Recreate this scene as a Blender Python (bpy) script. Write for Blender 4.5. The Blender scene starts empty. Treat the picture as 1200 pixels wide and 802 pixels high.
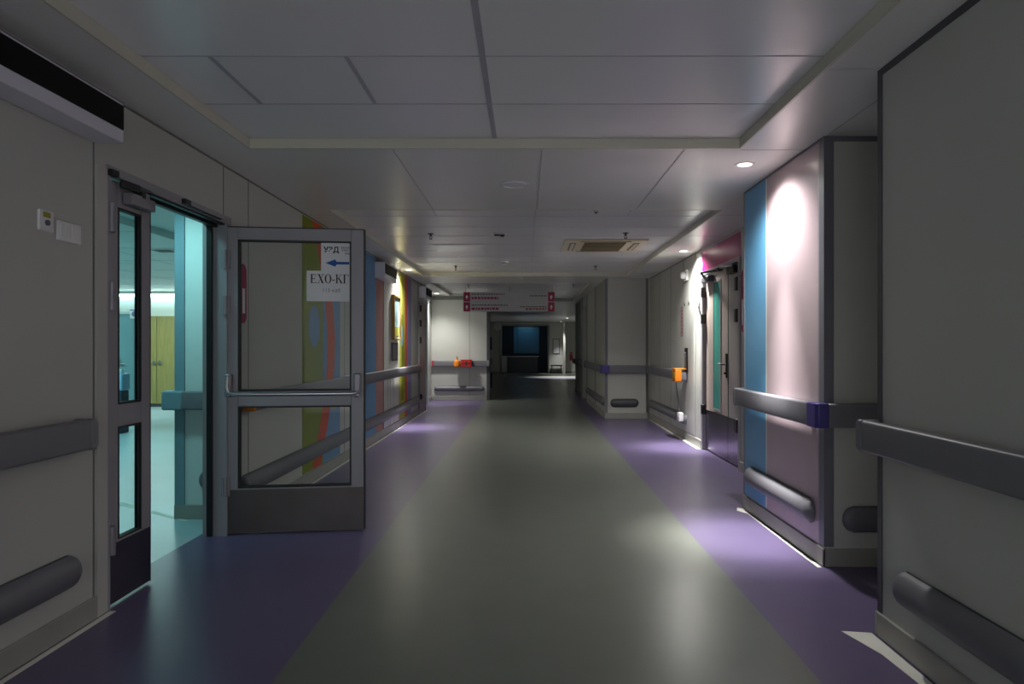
import bpy, math, random
from mathutils import Vector, Matrix
random.seed(7)
SC = bpy.context.scene
COL = SC.collection
PI = math.pi

# ------------------------------------------------------------------ materials
def lin(c):
    return tuple(((v / 12.92) if v <= .04045 else ((v + .055) / 1.055) ** 2.4) for v in c)

def rgb(h):
    h = h.lstrip('#')
    return lin(tuple(int(h[i:i + 2], 16) / 255 for i in (0, 2, 4)))

MATS = {}
def mat(name, col, rough=.5, metal=0., var=.05, scale=6., bump=0., bscale=60., emit=None, spec=.5, coat=0.):
    m = bpy.data.materials.new(name); m.use_nodes = True
    nt = m.node_tree; b = nt.nodes['Principled BSDF']
    c = rgb(col) if isinstance(col, str) else col
    tc = nt.nodes.new('ShaderNodeTexCoord')
    nz = nt.nodes.new('ShaderNodeTexNoise'); nz.inputs['Scale'].default_value = scale; nz.inputs['Detail'].default_value = 4
    rp = nt.nodes.new('ShaderNodeValToRGB')
    rp.color_ramp.elements[0].position = .3; rp.color_ramp.elements[1].position = .7
    rp.color_ramp.elements[0].color = (*[max(0, v * (1 - var)) for v in c], 1)
    rp.color_ramp.elements[1].color = (*[min(1, v * (1 + var)) for v in c], 1)
    nt.links.new(tc.outputs['Object'], nz.inputs['Vector'])
    nt.links.new(nz.outputs['Fac'], rp.inputs['Fac'])
    nt.links.new(rp.outputs['Color'], b.inputs['Base Color'])
    b.inputs['Roughness'].default_value = rough
    b.inputs['Metallic'].default_value = metal
    b.inputs['Specular IOR Level'].default_value = spec
    b.inputs['Coat Weight'].default_value = coat
    if bump:
        n2 = nt.nodes.new('ShaderNodeTexNoise'); n2.inputs['Scale'].default_value = bscale
        bp = nt.nodes.new('ShaderNodeBump'); bp.inputs['Strength'].default_value = bump; bp.inputs['Distance'].default_value = .01
        nt.links.new(tc.outputs['Object'], n2.inputs['Vector'])
        nt.links.new(n2.outputs['Fac'], bp.inputs['Height'])
        nt.links.new(bp.outputs['Normal'], b.inputs['Normal'])
    if emit:
        b.inputs['Emission Color'].default_value = (*lin(emit[0]), 1)
        b.inputs['Emission Strength'].default_value = emit[1]
    MATS[name] = m
    return m

def wood(name, c1, c2, rough=.45):
    m = bpy.data.materials.new(name); m.use_nodes = True
    nt = m.node_tree; b = nt.nodes['Principled BSDF']
    tc = nt.nodes.new('ShaderNodeTexCoord'); mp = nt.nodes.new('ShaderNodeMapping')
    mp.inputs['Scale'].default_value = (14, 14, 1.2)
    nz = nt.nodes.new('ShaderNodeTexNoise'); nz.inputs['Scale'].default_value = 2.; nz.inputs['Detail'].default_value = 6
    rp = nt.nodes.new('ShaderNodeValToRGB')
    rp.color_ramp.elements[0].position = .35; rp.color_ramp.elements[1].position = .65
    rp.color_ramp.elements[0].color = (*rgb(c1), 1); rp.color_ramp.elements[1].color = (*rgb(c2), 1)
    nt.links.new(tc.outputs['Object'], mp.inputs['Vector']); nt.links.new(mp.outputs['Vector'], nz.inputs['Vector'])
    nt.links.new(nz.outputs['Fac'], rp.inputs['Fac']); nt.links.new(rp.outputs['Color'], b.inputs['Base Color'])
    b.inputs['Roughness'].default_value = rough
    return m

def glass(name, tint=(.93, .97, .96)):
    m = bpy.data.materials.new(name); m.use_nodes = True
    nt = m.node_tree; nt.nodes.remove(nt.nodes['Principled BSDF'])
    out = nt.nodes['Material Output']
    tr = nt.nodes.new('ShaderNodeBsdfTransparent'); tr.inputs['Color'].default_value = (*tint, 1)
    gl = nt.nodes.new('ShaderNodeBsdfGlossy'); gl.inputs['Roughness'].default_value = .02
    lw = nt.nodes.new('ShaderNodeLayerWeight'); lw.inputs['Blend'].default_value = .5
    pw = nt.nodes.new('ShaderNodeMath'); pw.operation = 'POWER'; pw.inputs[1].default_value = 5.
    mr = nt.nodes.new('ShaderNodeMapRange'); mr.inputs['To Min'].default_value = .01; mr.inputs['To Max'].default_value = .9
    mx = nt.nodes.new('ShaderNodeMixShader')
    nt.links.new(lw.outputs['Facing'], pw.inputs[0]); nt.links.new(pw.outputs[0], mr.inputs['Value'])
    nt.links.new(mr.outputs['Result'], mx.inputs['Fac'])
    nt.links.new(tr.outputs['BSDF'], mx.inputs[1]); nt.links.new(gl.outputs['BSDF'], mx.inputs[2])
    nt.links.new(mx.outputs['Shader'], out.inputs['Surface'])
    return m

M = dict(
    wall=mat('wall_panel_laminate', '#bcbdb6', .38, var=.02, scale=1.5),
    seam=mat('panel_seam', '#77766f', .6),
    pillar=mat('pillar_laminate', '#c3c4bd', .3, var=.02),
    ceil=mat('ceiling_panel', '#efeff1', .27, var=.015, scale=2, spec=.5),
    ceil2=mat('ceiling_soffit', '#e6e6e2', .3, var=.015, scale=2),
    step=mat('ceiling_step', '#cfcdbd', .4, var=.02),
    grid=mat('ceiling_grid_joint', '#b0b0b8', .5),
    fgrey=mat('floor_vinyl_grey', '#666a62', .3, var=.05, scale=3.5, bump=.03, bscale=9),
    fpurp=mat('floor_vinyl_purple', '#5f5474', .3, var=.05, scale=3.5, bump=.03, bscale=9),
    froom=mat('floor_vinyl_pale', '#aebfc4', .3, var=.05, scale=2),
    strip=mat('floor_edge_strip', '#e3e2d6', .5, var=.06),
    base=mat('baseboard_vinyl', '#9b9a93', .45, var=.05),
    rail=mat('handrail_vinyl', '#76757b', .42, var=.03, bump=.02, bscale=180),
    railcap=mat('handrail_cap', '#7b7a80', .4),
    bump=mat('bumper_vinyl', '#6e6d73', .45, var=.04, bump=.02, bscale=180),
    violet=mat('violet_corner_cap', '#453b86', .4),
    tealcap=mat('teal_corner_cap', '#7f9aa4', .4),
    redcap=mat('red_corner_cap', '#a83a4c', .4),
    dark=mat('dark_corner_guard', '#4a4a50', .45), guard=mat('grey_corner_guard', '#74747c', .4),
    alu=mat('powder_coated_frame', '#98969a', .38, var=.02),
    alud=mat('door_frame_grey', '#8f8d92', .4, var=.02),
    black=mat('black_gasket', '#0c0c0e', .5),
    blackgl=mat('black_panel', '#050507', .55, spec=.15),
    kick=mat('steel_kick_plate', '#55504f', .4, metal=.55, var=.12, scale=3),
    kickd=mat('dark_kick_plate', '#4b4654', .35, metal=.7, var=.1),
    kickr=mat('polished_kick_plate', '#8d8990', .2, metal=.9, var=.06, scale=3),
    steel=mat('satin_steel', '#b9b9bd', .28, metal=1., var=.05),
    hinge=mat('hinge_grey', '#8d8b90', .4, metal=.4),
    paper=mat('paper', '#f1f1f2', .7, var=.02),
    ink=mat('dark_ink', '#2a2a2e', .7),
    inkl=mat('grey_ink', '#8b8b93', .7),
    blue=mat('blue_ink', '#1456a8', .6),
    boxw=mat('box_housing_white', '#dcdbe4', .4, var=.02),
    white=mat('white_plastic', '#e9e8e6', .4, var=.02),
    ivory=mat('ivory_plastic', '#ded4ba', .45, var=.03),
    brown=mat('grille_brown', '#8d7846', .5, var=.1),
    magenta=mat('magenta_panel', '#b3126f', .3, var=.03),
    maroon=mat('maroon_sign', '#a3124f', .4, var=.03),
    signg=mat('sign_grey', '#c4c4c7', .45, var=.02),
    orange=mat('orange_plastic', '#f08a1e', .4, var=.05),
    red=mat('red_plastic', '#d0231e', .4, var=.05),
    pskyb=mat('sky_blue_laminate', '#6cb0dc', .3, var=.02),
    pmauve=mat('mauve_laminate', '#c4b0b6', .26, var=.02),
    mgreen=mat('mural_green', '#7d8a2a', .65, var=.03, spec=.15),
    mred=mat('mural_orange_red', '#c4502a', .65, var=.03, spec=.15),
    mblue=mat('mural_blue', '#6d93b8', .65, var=.03, spec=.15),
    myellow=mat('mural_yellow', '#a3a048', .65, var=.03, spec=.15),
    mpurp=mat('mural_lilac', '#8a84ad', .65, var=.03, spec=.15),
    mpink=mat('mural_dusty_pink', '#a8807c', .65, var=.03, spec=.15),
    mgblue=mat('mural_pale_blue', '#8db6c0', .65, var=.03, spec=.15),
    doorb=mat('door_beige_laminate', '#b9aba2', .4, var=.03),
    doorg=mat('door_grey_laminate', '#a9a49f', .4, var=.03),
    doorp=mat('door_pink_laminate', '#a08a88', .4, var=.03),
    teal=mat('teal_vision_strip', '#4fa699', .25, var=.1, scale=2),
    navy=mat('navy_panel', '#101a2c', .5, var=.1),
    bluepan=mat('blue_panel', '#2f6f92', .35, var=.06),
    desk=mat('desk_grey', '#5a6068', .5, var=.05),
    room=mat('room_wall', '#d5dcd9', .45, var=.02),
    pict=mat('picture_print', '#9fc4c8', .35, var=.5, scale=5),
    pictf=mat('picture_frame_gold', '#a5803f', .4, var=.15, scale=20),
    clockf=mat('clock_face', '#dcdcda', .4),
    lens=mat('downlight_lens', '#ffffff', .3, emit=((1, .97, .92), 14.)),
    strip_e=mat('tube_lamp', '#ffffff', .3, emit=((.85, 1, .99), 9.)),
    panel_off=mat('light_panel_diffuser', '#f6f6fa', .18, var=.01),
    bluew=mat('dispenser_blue', '#8fb0cc', .4),
    navyst=mat('dispenser_navy', '#12283a', .5),
)
M['glass'] = glass('clear_glass')
M['wood'] = wood('oak_veneer', '#98844c', '#a79358')

# ------------------------------------------------------------------ mesh builder
class MB:
    def __init__(s): s.v = []; s.f = []; s.m = []
    def add(s, vs, fs, mi=0):
        b = len(s.v); s.v += [tuple(v) for v in vs]; s.f += [tuple(b + i for i in f) for f in fs]; s.m += [mi] * len(fs); return s
    def box(s, x0, x1, y0, y1, z0, z1, mi=0):
        x0, x1 = sorted((x0, x1)); y0, y1 = sorted((y0, y1)); z0, z1 = sorted((z0, z1))
        vs = [(x, y, z) for x in (x0, x1) for y in (y0, y1) for z in (z0, z1)]
        return s.add(vs, [(0, 1, 3, 2), (4, 6, 7, 5), (0, 4, 5, 1), (2, 3, 7, 6), (0, 2, 6, 4), (1, 5, 7, 3)], mi)
    def prism(s, poly, ax, a, b, mi=0):
        """poly: 2-D outline (counter-clockwise) extruded along axis ax from a to b."""
        def P(p, t):
            return {'x': (t, p[0], p[1]), 'y': (p[0], t, p[1]), 'z': (p[0], p[1], t)}[ax]
        n = len(poly)
        vs = [P(p, a) for p in poly] + [P(p, b) for p in poly]
        fs = [tuple(range(n))[::-1], tuple(range(n, 2 * n))] + [(i, (i + 1) % n, n + (i + 1) % n, n + i) for i in range(n)]
        return s.add(vs, fs, mi)
    def cyl(s, p0, p1, r, r1=None, n=20, mi=0):
        p0, p1 = Vector(p0), Vector(p1); r1 = r if r1 is None else r1
        d = (p1 - p0).normalized(); u = d.orthogonal().normalized(); w = d.cross(u)
        vs = []
        for p, q in ((p0, r), (p1, r1)):
            for i in range(n):
                a = 2 * PI * i / n; vs.append(p + (u * math.cos(a) + w * math.sin(a)) * q)
        return s.add(vs, [tuple(range(n))[::-1], tuple(range(n, 2 * n))] + [(i, (i + 1) % n, n + (i + 1) % n, n + i) for i in range(n)], mi)
    def ring(s, c, r0, r1, z0, z1, n=32, mi=0):
        vs = []
        for (r, z) in ((r0, z0), (r1, z0), (r1, z1), (r0, z1)):
            for i in range(n):
                a = 2 * PI * i / n; vs.append((c[0] + r * math.cos(a), c[1] + r * math.sin(a), c[2] + z))
        fs = []
        for k in range(4):
            for i in range(n):
                j = (i + 1) % n; k2 = (k + 1) % 4
                fs.append((k * n + i, k * n + j, k2 * n + j, k2 * n + i))
        return s.add(vs, fs, mi)
    def tube(s, pts, r, n=10, mi=0):
        pts = [Vector(p) for p in pts]; vs = []; u = None
        for i, p in enumerate(pts):
            d = (pts[min(i + 1, len(pts) - 1)] - pts[max(i - 1, 0)]).normalized()
            u = d.orthogonal().normalized() if u is None else (u - d * u.dot(d)).normalized()
            w = d.cross(u)
            for k in range(n):
                a = 2 * PI * k / n; vs.append(p + (u * math.cos(a) + w * math.sin(a)) * r)
        fs = [tuple(range(n))[::-1], tuple(range((len(pts) - 1) * n, len(pts) * n))]
        for i in range(len(pts) - 1):
            for k in range(n):
                j = (k + 1) % n; fs.append((i * n + k, i * n + j, (i + 1) * n + j, (i + 1) * n + k))
        return s.add(vs, fs, mi)
    def lathe(s, prof, c=(0, 0, 0), n=24, mi=0):
        vs = []; 
        for (r, z) in prof:
            for i in range(n):
                a = 2 * PI * i / n; vs.append((c[0] + r * math.cos(a), c[1] + r * math.sin(a), c[2] + z))
        fs = [(k * n + i, k * n + (i + 1) % n, (k + 1) * n + (i + 1) % n, (k + 1) * n + i) for k in range(len(prof) - 1) for i in range(n)]
        fs += [tuple(range(n))[::-1], tuple(range((len(prof) - 1) * n, len(prof) * n))]
        return s.add(vs, fs, mi)
    def xf(s, mx):
        s.v = [tuple(mx @ Vector(v)) for v in s.v]; return s

def rrect(x0, x1, y0, y1, r, n=5, corners=(1, 1, 1, 1)):
    """rounded rectangle, counter-clockwise from lower left; corners = ll, lr, ur, ul"""
    out = []
    for k, (cx, cy, a0) in enumerate(((x0 + r, y0 + r, PI), (x1 - r, y0 + r, 1.5 * PI), (x1 - r, y1 - r, 0), (x0 + r, y1 - r, .5 * PI))):
        if corners[k]:
            for i in range(n + 1):
                a = a0 + .5 * PI * i / n; out.append((cx + r * math.cos(a), cy + r * math.sin(a)))
        else:
            out.append(((x0, y0), (x1, y0), (x1, y1), (x0, y1))[k])
    return out

def obj(name, mb, m, parent=None, bevel=0., smooth=False, segs=2):
    me = bpy.data.meshes.new(name); me.from_pydata(mb.v, [], mb.f)
    ms = m if isinstance(m, (list, tuple)) else [m]
    for q in ms: me.materials.append(q if not isinstance(q, str) else M[q])
    for p, i in zip(me.polygons, mb.m): p.material_index = i
    import bmesh
    bm = bmesh.new(); bm.from_mesh(me); bmesh.ops.recalc_face_normals(bm, faces=bm.faces); bm.to_mesh(me); bm.free()
    me.update()
    o = bpy.data.objects.new(name, me); COL.objects.link(o)
    if parent: o.parent = parent
    if bevel:
        b = o.modifiers.new('edge', 'BEVEL'); b.width = bevel; b.segments = segs; b.limit_method = 'ANGLE'; b.angle_limit = math.radians(40)
    if smooth or bevel:
        for p in me.polygons: p.use_smooth = True
        try: me.set_sharp_from_angle(angle=math.radians(38))
        except Exception: pass
    return o

def tag(o, label, cat, group=None, kind=None):
    o['label'] = label; o['category'] = cat
    if group: o['group'] = group
    if kind: o['kind'] = kind
    return o

def thing(name, label, cat, loc=(0, 0, 0), rz=0., group=None, kind='thing'):
    o = bpy.data.objects.new(name, None); COL.objects.link(o)
    o.empty_display_size = .1; o.location = loc; o.rotation_euler = (0, 0, rz)
    return tag(o, label, cat, group, kind)

def struct(name, mb, m, parent=None, label=None, cat=None, bevel=0.):
    o = obj(name, mb, m, parent, bevel)
    if parent is None: o['kind'] = 'structure'
    if label: o['label'] = label
    if cat: o['category'] = cat
    return o

def sub(o, label): o['label'] = label; return o

def copy_tree(root, loc, rz=None, label=None):
    r = root.copy(); COL.objects.link(r); r.location = loc
    if rz is not None: r.rotation_euler = (0, 0, rz)
    if label: r['label'] = label
    for ch in list(root.children):
        c = ch.copy(); COL.objects.link(c); c.parent = r
        for g in list(ch.children):
            d = g.copy(); COL.objects.link(d); d.parent = c
    return r

def text_mb(s, size, bold=0.):
    cu = bpy.data.curves.new('lettering', 'FONT'); cu.body = s; cu.size = size; cu.extrude = .0004; cu.offset = bold
    cu.align_x = 'CENTER'; cu.align_y = 'CENTER'
    o = bpy.data.objects.new('lettering', cu); COL.objects.link(o)
    bpy.context.view_layer.update()
    me = bpy.data.meshes.new_from_object(o.evaluated_get(bpy.context.evaluated_depsgraph_get()))
    mb = MB(); mb.add([v.co for v in me.vertices], [tuple(p.vertices) for p in me.polygons])
    bpy.data.objects.remove(o); bpy.data.curves.remove(cu); bpy.data.meshes.remove(me)
    return mb

# wall frames: local x along the wall, local y out of the wall, z up
FACE = {'+X': -PI / 2, '-X': PI / 2, '-Y': PI, '+Y': 0.}

# ------------------------------------------------------------------ key dimensions (metres)
XL, XR, XN, XP = -2.02, 2.20, 1.56, 1.73      # corridor wall faces: left, right, near right, striped pillar
ZC, ZT = 2.49, 2.55                           # soffit and raised ceiling heights
ZTOP = 2.66

# ------------------------------------------------------------------ setting: floor
fb = MB()
fb.box(-.96, 1.12, -4.2, 34.8, -.1, 0, 0)
fb.box(-2.2, -.96, -4.2, 17.0, -.1, 0, 1)
fb.box(1.12, 3.0, -4.2, 19.5, -.1, 0, 1)
fb.box(-2.2, -.96, 17.0, 34.8, -.1, 0, 0)
fb.box(1.12, 5.2, 19.5, 34.8, -.1, 0, 0)
fb.box(-11.2, -2.2, 2.4, 15.3, -.1, 0, 2)
fb.box(-2.6, -2.2, 13.6, 16.6, -.1, -.001, 1)
fl = struct('floor', fb, [M['fgrey'], M['fpurp'], M['froom']])
# violet cross bands near the far junction
bd = MB()
for y0, y1 in ((27.6, 28.4), (23.5, 24.2), (31.0, 31.6)):
    bd.box(-.9, 3.5, y0, y1, 0, .0012)
struct('floor_band', bd, 'fpurp', fl)

# ------------------------------------------------------------------ setting: ceiling
cb = MB()
def soffit(x0, x1, y0, y1): cb.box(x0, x1, y0, y1, ZC, ZTOP, 1)
def tray(x0, x1, y0, y1):
    cb.box(x0, x1, y0, y1, ZT, ZTOP, 0)
TR = [(-1.70, 1.32, -4.2, 4.19), (-1.75, 1.75, 6.06, 11.7), (-1.80, 1.25, 13.0, 18.2)]
for i, (x0, x1, y0, y1) in enumerate(TR):
    tray(x0, x1, y0, y1)
    soffit(-2.4, x0, y0, y1); soffit(x1, 5.2, y0, y1)
for y0, y1 in ((4.19, 6.06), (11.7, 13.0), (18.2, 34.8)): soffit(-2.4, 5.2, y0, y1)
ce = struct('ceiling', cb, [M['ceil'], M['ceil2']])
# rolled edge strips round each tray
eb = MB()
for (x0, x1, y0, y1) in TR:
    y0c = max(y0, -3.9)
    eb.box(x0, x0 + .012, y0c, y1, ZC - .003, ZT - .002); eb.box(x1 - .012, x1, y0c, y1, ZC - .003, ZT - .002)
    eb.box(x0, x1, y1 - .012, y1, ZC - .003, ZT - .002)
    if y0 > 0: eb.box(x0, x1, y0, y0 + .012, ZC - .003, ZT - .002)
struct('tray_edge', eb, 'step', ce)
gb = MB()
def gx(y, x0, x1, z=ZT, w=.007): gb.box(x0, x1, y - w / 2, y + w / 2, z - .002, z + .004)
def gy(x, y0, y1, z=ZT, w=.012): gb.box(x - w / 2, x + w / 2, y0, y1, z - .0025, z + .004)
x0, x1, _, _ = TR[0]
for k in range(11):
    y = 3.0 - .6 * k if k else 3.59
    gx(y, x0, x1)
gx(3.0, x0, x1)
gy(-.19, -4, 4.18, w=.028)
for x in (-.79, -1.39): gy(x, 3.0, 3.59, w=.022)
for k in range(1, 10): gx(6.06 + .6 * k, TR[1][0], TR[1][1], w=.006)
gy(.09, 6.07, 11.69, w=.012); gy(.99, 6.07, 6.66); gy(-.87, 6.07, 6.66)
for k in range(1, 9): gx(13.0 + .6 * k, TR[2][0], TR[2][1], w=.006)
gy(.0, 13.01, 18.1, w=.012)
for x in (-.82, .10, .98): gy(x, 4.21, 6.05, ZC, .005)
gx(2.99, 1.33, 1.8, ZC, .004); gx(4.22, 1.33, 1.72, ZC, .004)
for y in (1.8, 0.6): gx(y, -2.0, -1.71, ZC, .004)
for y in (6.3, 7.5, 8.7, 9.9, 11.1): gx(y, -2.0, -1.76, ZC, .004); gx(y, 1.77, 2.18, ZC, .004)
gy(1.735, 3.03, 3.94, ZC, .004)
struct('ceiling_joint', gb, 'grid', ce)

# ------------------------------------------------------------------ setting: walls
wl = MB()
wl.box(-2.17, XL, -4.2, 3.28, 0, ZTOP)
wl.box(-2.17, XL, 3.28, 4.62, 2.135, ZTOP)
wl.box(-2.17, XL, 4.62, 13.75, 0, ZTOP)
wl.box(-2.45, -2.17, 13.6, 13.75, 0, ZTOP)
wl.box(-2.45, -2.25, 13.75, 16.3, 0, ZTOP)
WL = struct('wall_left', wl, 'wall')
sm = MB()
for y in (4.56, 4.97, 7.6, 8.1, 12.05, 12.75): sm.box(XL, XL + .0025, y - .004, y + .004, .1 if y > 4.6 else 2.14, ZC)
sm.box(XL, XL + .0025, 3.185, 3.193, .1, ZC)
sm.box(XL, XL + .004, -4, 13.7, ZC - .012, ZC)
struct('wall_panel_joint', sm, 'seam', WL)
# pale vertical trims flanking the doorway
t = MB(); t.box(XL, XL + .012, 3.2, 3.28, .0, 2.135)
struct('trim_1', t, 'wall')

wc = MB(); wc.box(-2.45, -.87, 16.3, 16.46, 0, ZTOP)
WC = struct('wall_cross', wc, 'wall')
t = MB(); t.box(-1.345, -1.335, 16.2985, 16.301, .1, ZC); t.box(-2.22, -.88, 16.296, 16.301, 2.40, ZC)
struct('wall_panel_joint', t, 'seam', WC)
t = MB(); t.box(-.93, -.855, 16.285, 16.47, 0, 2.40)
struct('trim_2', t, 'dark')

we = MB()
we.box(-2.4, -1.95, 16.46, 33.2, 0, ZTOP)
WF = struct('wall_far_left', we, 'wall')
wd = MB()
wd.box(-2.4, -1.2, 33, 33.2, 0, ZTOP); wd.box(1.1, 5.2, 33, 33.2, 0, ZTOP); wd.box(-1.2, 1.1, 33, 33.2, 2.30, ZTOP)
wd.box(-1.4, -1.2, 33.2, 34.8, 0, ZTOP); wd.box(1.1, 1.3, 33.2, 34.8, 0, ZTOP)
WE = struct('wall_end', wd, 'wall')
t = MB(); t.box(-1.2, 1.1, 34.6, 34.8, 0, 2.6); struct('wall_alcove', t, 'navy')
t = MB(); t.box(1.80, 1.9, 32.6, 33.0, 0, ZC); struct('wall_pier', t, 'wall')
t = MB()
t.box(-1.26, -1.2, 32.97, 33.0, 0, 2.36); t.box(1.1, 1.16, 32.97, 33.0, 0, 2.36); t.box(-1.26, 1.16, 32.97, 33.0, 2.30, 2.36)
struct('trim_3', t, 'base')

wr = MB(); wr.box(XN, XN + .22, -4.2, 3.01, 0, ZTOP); wr.box(1.7, 2.85, 2.85, 3.01, 0, ZTOP); wr.box(2.7, 2.85, 3.01, 4.0, 0, ZTOP)
WN = struct('wall_right', wr, 'wall')
t = MB(); t.box(XN - .006, XN + .03, 2.982, 3.016, .085, ZC - .0); t.box(XN - .006, XN, -4, 2.982, ZC - .03, ZC)
struct('trim_4', t, 'dark')
wp = MB(); wp.box(XP, 2.72, 3.95, 5.40, 0, ZTOP)
WP = struct('wall_pillar', wp, 'pillar')
# coloured laminate stripes on the pillar's corridor face
t = MB()
t.box(XP - .004, XP, 4.905, 5.375, .115, ZC - .01, 0)
t.box(XP - .004, XP, 4.885, 4.905, .115, ZC - .01, 1)
t.box(XP - .004, XP, 4.02, 4.885, .115, ZC - .01, 2)
t.box(XP - .008, XP, 4.005, 4.02, .115, ZC - .005, 3)
struct('laminate_facing', t, [M['pskyb'], M['strip'], M['pmauve'], M['alu']], WP)
t = MB(); t.box(XP - .008, XP + .05, 3.942, 4.005, .115, ZC); t.box(XP - .006, XP + .004, 5.375, 5.405, .115, ZC, 1); t.box(XP - .008, XP, 4.0, 5.375, ZC - .012, ZC)
t.box(XP + .05, 2.7, 3.944, 3.95, ZC - .03, ZC)
struct('corner_guard', t, [M['guard'], M['alu']], WP)

wq = MB()
wq.box(XR, 2.42, 5.40, 7.0, 0, ZTOP); wq.box(XR, 2.42, 8.5, 12.1, 0, ZTOP); wq.box(XR, 2.42, 7.0, 8.5, 2.47, ZTOP)
wq.box(3.0, 3.1, 5.4, 9.5, 0, ZTOP); wq.box(2.4, 3.0, 9.4, 9.5, 0, ZTOP); wq.box(2.4, 3.0, 5.4, 5.5, 0, ZTOP)
WQ = struct('wall_right_doors', wq, 'wall')
sm = MB()
for y in (9.5, 10.35, 11.2, 8.84): sm.box(XR - .0025, XR, y - .004, y + .004, .1, ZC)
sm.box(XR - .004, XR, 8.5, 12.1, ZC - .012, ZC)
struct('wall_panel_joint', sm, 'seam', WQ)
wb = MB()
wb.box(1.42, 3.0, 12.1, 15.8, 0, ZTOP); wb.box(1.85, 3.0, 15.8, 17.0, 0, ZTOP); wb.box(1.42, 5.2, 17.0, 19.5, 0, ZTOP); wb.box(1.42, 1.85, 15.8, 17.0, 2.25, ZTOP)
WB = struct('wall_right_far', wb, 'wall')
t = MB(); t.box(1.412, 1.455, 12.092, 12.15, .1, ZC); t.box(2.13, 2.17, 12.09, 12.1, .1, ZC, 1)
t.box(1.412, 1.42, 15.74, 15.8, .1, ZC); t.box(1.412, 1.42, 17.0, 17.06, .1, ZC); t.box(1.412, 1.42, 13.9, 13.908, .1, ZC, 1)
struct('corner_guard', t, [M['guard'], M['seam']], WB)
t = MB(); t.box(5.2, 5.35, 19.5, 33.2, 0, ZTOP); struct('wall_side_passage', t, 'wall')

# room beyond the open door
wm = MB()
wm.box(-11.2, -2.17, 15.1, 15.3, 0, 2.66); wm.box(-11.3, -11.15, 2.3, 15.3, 0, 2.66); wm.box(-11.2, -2.17, 2.25, 2.4, 0, 2.66)
WM = struct('wall_room', wm, 'room')
wm = MB(); wm.box(-2.58, -2.17, 5.05, 5.75, 0, 2.6)
WS = struct('wall_room_pier', wm, 'room')
t = MB(); t.box(-2.59, -2.52, 5.035, 5.12, .1, 2.56); struct('corner_guard', t, 'tealcap', WS)
rc = MB(); rc.box(-4.0, -2.17, 2.3, 15.3, 2.56, 2.66); rc.box(-11.3, -4.0, 2.3, 15.3, 2.49, 2.66); rc.box(-4.0, -3.985, 2.4, 15.1, 2.487, 2.57)
RC = struct('ceiling_room', rc, 'room')
gb = MB()
for k in range(1, 10): gb.box(-11, -4.01, 2.4 + 1.2 * k, 2.41 + 1.2 * k, 2.488, 2.492)
for x in (-5.2, -6.4, -7.6): gb.box(x, x + .01, 2.4, 15, 2.488, 2.492)
struct('ceiling_joint', gb, 'grid', RC)

# baseboards
def baseboard(name, segs):
    b = MB()
    for (x0, x1, y0, y1) in segs:
        b.box(x0, x1, y0, y1, 0, .105)
    return struct(name, b, 'base', bevel=.004)
baseboard('baseboard_left', [(XL, XL + .016, -4, 3.2), (XL, XL + .016, 4.66, 13.75), (-2.25, -2.234, 13.75, 16.28)])
baseboard('baseboard_cross', [(-2.23, -.93, 16.282, 16.3)])
baseboard('baseboard_right', [(XN - .016, XN, -4, 3.005), (XN - .016, XN + .2, 3.005, 3.02)])
baseboard('baseboard_pillar', [(XP - .014, XP, 3.935, 5.40), (XP - .014, 2.7, 3.935, 3.95)])
baseboard('baseboard_right_doors', [(XR - .016, XR, 8.52, 12.1), (XR - .016, XR, 5.42, 6.98)])
baseboard('baseboard_right_far', [(1.404, 2.2, 12.084, 12.1), (1.404, 1.42, 12.1, 15.78), (1.404, 1.42, 17.05, 19.5)])
baseboard('baseboard_end', [(-1.9, -1.27, 32.98, 33.0), (1.17, 1.8, 32.98, 33.0), (1.91, 5, 32.98, 33.0)])
baseboard('baseboard_room', [(-2.595, -2.17, 5.034, 5.05), (-11, -8.4, 15.08, 15.1), (-7.3, -2.2, 15.08, 15.1)])
# second, flatter cove line above the skirting of the pillar
# white edge strips of the floor covering
def fstrip(name, poly):
    b = MB(); b.prism(poly, 'z', 0, .0015); return struct(name, b, 'strip')
fstrip('trim_5', [(-1.995, -4), (-1.955, -4), (-1.975, 1.6), (-1.968, 3.28), (-1.998, 3.28)])
fstrip('trim_6', [(1.68, 3.93), (1.705, 3.93), (1.705, 5.36), (1.67, 5.39), (1.64, 5.3), (1.69, 5.2)])
fstrip('trim_7', [(1.50, 1.2), (1.53, 1.2), (1.535, 3.03), (1.41, 3.05), (1.47, 2.82), (1.49, 2.4)])
fstrip('trim_8', [(-1.998, 4.7), (-1.968, 4.7), (-1.968, 13.7), (-1.998, 13.7)])
fstrip('trim_9', [(2.13, 8.5), (2.18, 8.5), (2.18, 12.0), (2.15, 12.0)])
fstrip('trim_10', [(-3.9, 5.9), (-2.5, 4.98), (-2.45, 4.98), (-3.85, 5.98)])

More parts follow.
